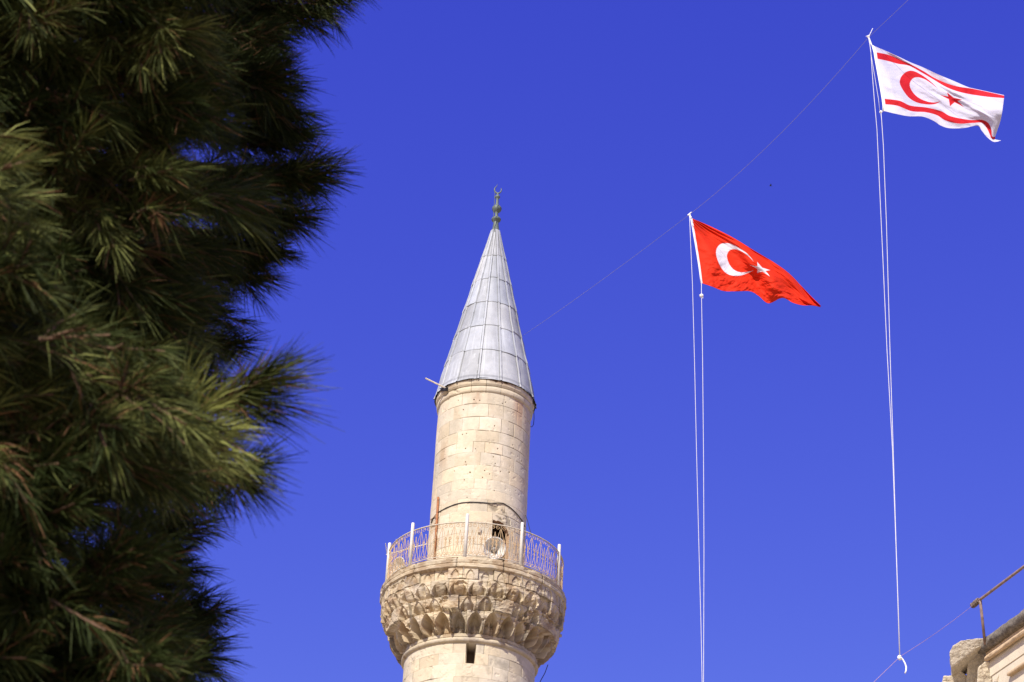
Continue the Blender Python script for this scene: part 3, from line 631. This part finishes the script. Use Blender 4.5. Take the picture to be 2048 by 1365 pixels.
# ------------------------------------------------------------------ stone building, lower right
W0 = P(1957, 1303, 42.); S_ = np.array([.309, -.951, 0]); O_ = np.array([-.951, -.309, 0]); H_ = np.array([0, 0, 1.])
def L(s, o, h): return W0+S_*s+O_*o+H_*h
bld = empty('stone_building', (W0[0]+3, W0[1]-3, 0), 'weathered stone building corner with grey coping roll and ochre moulding', 'building')
def rough_roll(name, prof_r, s0, s1, o, h, m, n=22, seg=200, amp=.02, seed=1, nose=True):
    u = np.linspace(0, 1, seg)**1.5; s = s0+(s1-s0)*u; a = np.arange(n)/n*2*math.pi
    A, Sx = np.meshgrid(a, s); k = np.sqrt(np.clip(1-((.14-(Sx-s0)).clip(0)/.14)**2, 0.02, 1)) if nose else 1
    Rr = prof_r*k*(1+amp/prof_r*(2*fbm(A*2, Sx*7, seed, 4)-1)-.25*sstep(.66, .8, fbm(A*2, Sx*5, seed+7, 3)))
    V = W0+Sx[..., None]*S_+(o+Rr*np.cos(A))[..., None]*O_+(h+Rr*np.sin(A))[..., None]*H_
    return link(name, npmesh(name, V.reshape(-1, 3), grid_faces(n, seg, True)), m, bld)
rough_roll('coping', .125, 0.0, 12, .0, .01, M_greyst, seed=3)
rough_roll('roll_moulding', .05, .23, 12, .02, -.27, M_ochre, seed=9, amp=.008)
def box(b, s0, s1, o0, o1, h0, h1):
    p = [L(s, o, h) for s in (s0, s1) for o in (o0, o1) for h in (h0, h1)]
    b.add(p, [(0, 1, 3, 2), (4, 6, 7, 5), (0, 4, 5, 1), (2, 3, 7, 6), (0, 2, 6, 4), (1, 5, 7, 3)])
b = MB(); box(b, .22, 12, -3, -.02, -.27, .04); b.build('cornice_back', M_ochre, bld); b = MB(); box(b, .27, 12, -3, -.045, -.60, -.27); b.build('frieze', M_pale, bld)
b = MB(); box(b, .30, 12, -6, -.06, -W0[2], -.58); b.build('wall', M_pale, bld, bevel=.02)
b = MB(); box(b, .95, 12, -3, .03, -.86, -.80); b.build('string_course', M_ochre, bld, bevel=.02)
# broken masonry at the corner: every block has its own depth
def stone(px, d, back, name, m, bev=.02, seed=0):
    poly = [P(x, y, d) for x, y in px]; b = MB(); b.prism(poly, np.array([.22, .975, 0])*back)
    o = b.build(name, m, bld, bevel=bev*1.5)
    sb = o.modifiers.new('sub', 'SUBSURF'); sb.subdivision_type = 'SIMPLE'; sb.levels = sb.render_levels = 5
    for sz, st_ in ((.25, .035), (.06, .022)):
        tx = bpy.data.textures.new('rough', 'CLOUDS'); tx.noise_scale = sz; tx.noise_depth = 4; dm = o.modifiers.new('d', 'DISPLACE'); dm.texture = tx; dm.strength = st_; dm.mid_level = .5; dm.texture_coords = 'GLOBAL'
    return o
Z6 = lambda x, y: (1740+x/5.149, 1100+y/5.149)
zz = lambda l: [Z6(x, y) for x, y in l]
stone(zz([(818, 1045), (850, 985), (935, 928), (1040, 915), (1150, 905), (1265, 912), (1270, 960), (1190, 1000), (1110, 1018), (840, 1212), (828, 1150)]), 41.7, .8, 'corner_block', M_stone2)
stone(zz([(1000, 1165), (1110, 1060), (1190, 1050), (1190, 1500), (985, 1500), (995, 1300)]), 42.0, .9, 'corner_block', M_stone2)
stone(zz([(755, 1295), (820, 1295), (885, 1242), (935, 1240), (1000, 1290), (1050, 1500), (720, 1500)]), 42.1, .9, 'corner_block', M_stone2)
stone(zz([(690, 1390), (760, 1350), (1000, 1380), (1010, 1600), (640, 1600)]), 42.05, .9, 'corner_block', M_stone2)
stone(zz([(1110, 1205), (1190, 1140), (1255, 1160), (1290, 1240), (1270, 1330), (1300, 1560), (1090, 1560)]), 41.6, 1.0, 'corner_block', M_pale)
stone(zz([(1280, 1330), (1330, 1270), (1400, 1240), (1500, 1215), (1600, 1190), (1700, 1150), (1800, 1600), (1250, 1600)]), 41.2, 1.0, 'corner_block', M_stone2)
b = MB(); box(b, -1.5, .3, -6, -.8, -W0[2], -1.1); box(b, -.6, .3, -6, -.4, -3, -.75); b.build('wall', M_stone2, bld, bevel=.03)
e = empty('handrail', P(1968, 1290, 41.6), 'brown metal handrail pipe on a single post above the stone coping', 'handrail')
b = MB(); p0 = P(*Z6(1185, 975), 41.6); p1 = P(*Z6(1135, 520), 41.6)
b.tube([p0, p0+(p1-p0)*.5, p1], .027, 10); b.build('post', M_pipe, e, True)
b = MB(); q0 = P(*Z6(1060, 572), 41.75); q1 = p1+np.array([0, 0, .015]); b.tube([q0+(q1-q0)*.1, q1, q1+S_*3, q1+S_*8+H_*.05], .028, 10); b.build('rail', M_pipe, e, True)
b = MB()
for k in range(6):
    c = q0+(q1-q0)*(k/6.); ax = (q1-q0)/np.linalg.norm(q1-q0); u = np.cross(ax, H_); u /= np.linalg.norm(u); v = np.cross(ax, u); rr2 = .045+.01*random.random()
    b.tube([c+(u*math.cos(t)+v*math.sin(t))*rr2+ax*.012*math.sin(t+k) for t in np.linspace(0, 6.28, 10)], .013, 5)
knot(b, q0, .04); b.build('rope_binding', mat('old_rope', (.16, .12, .09), noise=(30, .4, 1.8)), e)
b = MB(); b.tube(sag(q0, PV(1801, 1313, YW), .03)+sag(PV(1801, 1313, YW), PV(1740, 1372, YW), .0)[1:]+[PV(1300, 1800, YW-1)], .0036, 5)
tag(b.build('wire', mat('reddish_wire', (.42, .25, .30), rough=.7)), 'thin reddish wire from the handrail end to the foot of the long halyard', 'wire')

# ------------------------------------------------------------------ bird
bc = P(1541, 372, 190.); e = MB()
def loc(x, y, z): return bc+RR*x+UU*y+CF*z
e.tube([loc(-.10, .02, 0), loc(-.06, .0, 0), loc(0, 0, 0), loc(.08, -.01, 0), loc(.15, -.03, 0)], [.008, .03, .04, .028, .006], 8)
e.add([loc(-.03, 0, -.02), loc(.05, 0, -.02), loc(.06, .14, -.2), loc(-.01, .16, -.22)], [(0, 1, 2, 3)]); e.add([loc(-.03, 0, .02), loc(.05, 0, .02), loc(.06, .12, .2), loc(-.01, .14, .22)], [(0, 1, 2, 3)])
bo = e.build('bird', M_bird); tag(bo, 'tiny dark bird far off in the sky above the red flag', 'bird')

# ------------------------------------------------------------------ pine
TR = np.array([-3.0, 5.2, 0.]); pine = empty('pine_tree', TR, 'large shady pine with long needles filling the left side, close to the viewer', 'tree')
trunk_pts = [TR+np.array([0, 0, 0]), TR+np.array([.05, .05, 2]), TR+np.array([-.05, .1, 4.5]), TR+np.array([.05, .05, 7]), TR+np.array([.0, 0, 9.5]), TR+np.array([.0, 0, 11])]
b = MB(); b.tube(trunk_pts, [.36, .29, .24, .18, .1, .03], 16); b.build('trunk', M_bark, pine, True)
tp, td, tl, tc, tw = [], [], [], [], []      # tuft positions, directions, needle length, tone, needle count
limbs = MB()
SD = np.array(sdir); HOLES = [(P(*h_[:3]), h_[3]) for h_ in ((400, 850, 4.5, .34), (170, 835, 4.8, .14), (270, 60, 4.3, .06), (200, 380, 4.3, -.05))]
def unit(v): v = np.asarray(v, float); return v/np.linalg.norm(v)
def trunk_at(z): return np.array([TR[0], TR[1], z])
def add_tuft(p, d, ln, tone=0., n=90, L_=.16): tp.append(p); td.append(unit(d)); tl.append(ln); tc.append(tone); tw.append((n, L_))
def lobe(org, tip, d0, d1, ntuft, spread, ln, tone=0., nn=90, limb=True):
    A = P(*org, d0); B = P(*tip, d1); ax = B-A; Ln = np.linalg.norm(ax); ax /= Ln
    side = np.cross(ax, CF); side = unit(side); dep = np.cross(ax, side)
    if limb:
        t0 = trunk_at(A[2]-.35); t0 = t0+(A-t0)*.02; m_ = (t0+A)/2+np.array([0, 0, -.08]); limbs.tube([t0, m_, A, A+ax*Ln*.55, A+ax*Ln*.92], [.05, .035, .022, .013, .006], 7)
    for i in range(ntuft):
        t = RNG.uniform(0, 1)**.75; w_ = spread*(.55+.45*math.sin(math.pi*min(t+.15, 1)))*(1-.35*t)*d0/FPX
        a, b_ = RNG.normal(0, .5, 2); a = np.clip(a, -1, 1); b_ = np.clip(b_, -1.1, 1.1)
        p = A+ax*Ln*t*.97 + side*a*w_ + dep*b_*w_*1.3
        dr = ax*(1.0+.5*t)+side*a*.95+dep*b_*.7+RNG.normal(0, .22, 3)+np.array([0, 0, .12])
        dr = unit(dr); shoot = .16
        p = p-dr*shoot*.6
        if (d0 > 4.85 or d0 < 4.35) and any(np.linalg.norm(np.cross(p-h_, SD)) < r_-.02 and (p-h_) @ SD > .25 for h_, r_ in HOLES): continue
        add_tuft(p, dr, ln*RNG.uniform(.85, 1.12), tone+RNG.normal(0, .2), nn)
        c0 = A+ax*Ln*max(0, t-.25)*.9; limbs.tube([c0, (c0+p)/2-np.array([0, 0, .01]), p, p+dr*shoot], [.006, .005, .004, .003], 4, False)
# boughs whose ends make the outline (pixel aims, metres away)
E_ = [((470, -90), (672, -12), 6.6, 40, 85), ((400, -10), (620, 20), 6.6, 34, 70), ((430, 40), (565, 60), 6.6, 30, 70), ((430, 100), (530, 120), 6.5, 26, 60), ((330, 40), (530, 85), 6.4, 36, 80), ((380, 130), (570, 175), 6.2, 34, 62), ((400, 190), (585, 225), 6.3, 34, 60),
      ((420, 270), (580, 285), 6.4, 32, 50), ((430, 340), (632, 355), 6.1, 42, 60), ((420, 420), (600, 425), 6.3, 38, 60), ((380, 470), (545, 515), 6.4, 36, 62), ((330, 520), (510, 560), 6.5, 30, 55),
      ((300, 620), (450, 625), 6.4, 28, 50), ((300, 660), (455, 700), 6.4, 34, 50), ((250, 720), (400, 750), 6.0, 28, 60), ((300, 950), (388, 985), 6.2, 22, 50), ((230, 1030), (372, 1070), 6.2, 28, 62), ((220, 1120), (362, 1140), 6.3, 30, 55),
      ((260, 1200), (425, 1245), 6.3, 38, 70), ((250, 1300), (430, 1330), 6.2, 36, 70), ((240, 1390), (420, 1400), 6.2, 28, 70)]
for o_, t_, d_, n_, sp_ in E_: lobe(o_, t_, d_*1.2, d_*1.2-.2, int(n_*1.05), sp_*1.05, .105, -.45, 70)  # low tone paints shade into these outline boughs
# the near spray and its neighbours; sun and shade painted in by tone
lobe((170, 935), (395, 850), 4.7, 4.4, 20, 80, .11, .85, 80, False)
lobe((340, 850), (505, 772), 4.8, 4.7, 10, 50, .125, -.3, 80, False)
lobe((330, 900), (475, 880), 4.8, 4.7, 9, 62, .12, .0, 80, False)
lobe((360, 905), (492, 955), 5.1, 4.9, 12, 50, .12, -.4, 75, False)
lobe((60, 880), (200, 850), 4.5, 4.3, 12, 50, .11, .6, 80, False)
# inner mass, several layers deep; tone paints lit bands and shaded depths
for y in range(-120, 1500, 62):
    xm = np.interp(y, [-120, 60, 200, 350, 500, 600, 700, 900, 1000, 1100, 1250, 1400], [420, 380, 360, 420, 360, 300, 260, 300, 240, 190, 260, 260])
    for x in range(-120, int(xm), 75):
        for d_ in (4.3, 5.4, 7.0):
            if RNG.uniform() < .06: continue
            ox, oy = x+RNG.uniform(-35, 35), y+RNG.uniform(-30, 30)
            gap = min(math.hypot((ox+45-232)/42, (oy-205)/45), math.hypot((ox+45-235)/70, (oy-1035)/62), math.hypot((ox+45-120)/68, (oy-1095)/60))
            if gap < 1.: continue
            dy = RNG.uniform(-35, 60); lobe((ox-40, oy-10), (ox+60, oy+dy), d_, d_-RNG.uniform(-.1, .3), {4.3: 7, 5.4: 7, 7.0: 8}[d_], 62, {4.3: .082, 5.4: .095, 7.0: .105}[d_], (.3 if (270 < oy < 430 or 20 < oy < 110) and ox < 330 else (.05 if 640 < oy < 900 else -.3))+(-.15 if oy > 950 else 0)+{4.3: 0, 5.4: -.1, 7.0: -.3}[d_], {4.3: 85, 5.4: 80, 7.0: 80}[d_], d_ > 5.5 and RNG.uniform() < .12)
# rest of the crown: above, behind and to the left of the picture, which keeps the visible side in shade
n_out = 0
def in_hole(p):
    return any(np.linalg.norm(np.cross(p-h_, SD)) < r_+.5 and (p-h_) @ SD > .25 for h_, r_ in HOLES)
while n_out < 2600:
    v = RNG.normal(size=3); v /= np.linalg.norm(v); r_ = RNG.uniform(.35, 1)**.5
    p = TR+np.array([0, -.4, 7.1])+v*r_*np.array([3.0, 3.3, 4.2])
    if p[2] < 2.6: continue
    x, y, d = Q(p)
    if d > .2 and -60 < y < 1450 and x > -40 and x < 2300: continue
    if d > .2 and x > 640 and y < 40 and y > -500: continue
    if in_hole(p): continue
    dr = unit(v+np.array([0, 0, .2])+RNG.normal(0, .35, 3)); add_tuft(p, dr, .15, 0, 46, .24); n_out += 1
    if RNG.uniform() < .3: t0 = trunk_at(p[2]-.8); limbs.tube([t0, (t0+p)/2+np.array([0, 0, -.1]), p], [.03, .016, .005], 5, False)
limbs.build('branches', M_bark, pine, True)
cn = sum(n for n, _ in tw); print('needles', cn, 'tufts', len(tp))
idx = np.repeat(np.arange(len(tp)), [n for n, _ in tw]); far = np.array([n == 46 for n, _ in tw])[idx]
p = np.array(tp)[idx]; d = np.array(td)[idx]; ln = np.array(tl)[idx]; tone = np.array(tc)[idx]; LL = np.array([l for _, l in tw])[idx]
ref = np.where(np.abs(d[:, 2:3]) < .9, [[0, 0, 1.]], [[1., 0, 0]]); u = np.cross(d, ref); u /= np.linalg.norm(u, axis=1, keepdims=True); v = np.cross(d, u)
t = RNG.uniform(0, 1, len(idx)); az = RNG.uniform(0, 2*math.pi, len(idx)); spr = np.radians(np.clip(50-36*t+RNG.normal(0, 10, len(idx)), 4, 95))
nd = d*np.cos(spr)[:, None]+(u*np.cos(az)[:, None]+v*np.sin(az)[:, None])*np.sin(spr)[:, None]
base = p+d*(t*LL)[:, None]; ln = ln*RNG.uniform(.75, 1.1, len(idx))
bend = d*.10*ln[:, None]+RNG.normal(0, .05, (len(idx), 3))*ln[:, None]+np.array([0, 0, -.11])*ln[:, None]
mid = base+nd*(ln*.52)[:, None]; tip = base+nd*ln[:, None]+bend
wv = np.cross(nd, RNG.normal(size=(len(idx), 3))); wv /= np.linalg.norm(wv, axis=1, keepdims=True)
wid = np.where(far, .0042, .00115)[:, None]
V = np.stack([base-wv*wid*.8, base+wv*wid*.8, mid-wv*wid, mid+wv*wid, tip-wv*wid*.3, tip+wv*wid*.3], 1).reshape(-1, 3)
k = np.arange(len(idx))*6; Fq = np.concatenate([np.stack([k, k+1, k+3, k+2], 1), np.stack([k+2, k+3, k+5, k+4], 1)])
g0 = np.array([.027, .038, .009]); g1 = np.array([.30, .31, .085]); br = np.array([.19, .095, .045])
mixg = np.clip(.30+.65*tone+RNG.normal(0, .2, len(idx)), 0, 1)[:, None]; mixg = mixg**1.9; cl = g0*(1-mixg)+g1*mixg  # painted sun and shade from tone, plus random variation, set the needle colour
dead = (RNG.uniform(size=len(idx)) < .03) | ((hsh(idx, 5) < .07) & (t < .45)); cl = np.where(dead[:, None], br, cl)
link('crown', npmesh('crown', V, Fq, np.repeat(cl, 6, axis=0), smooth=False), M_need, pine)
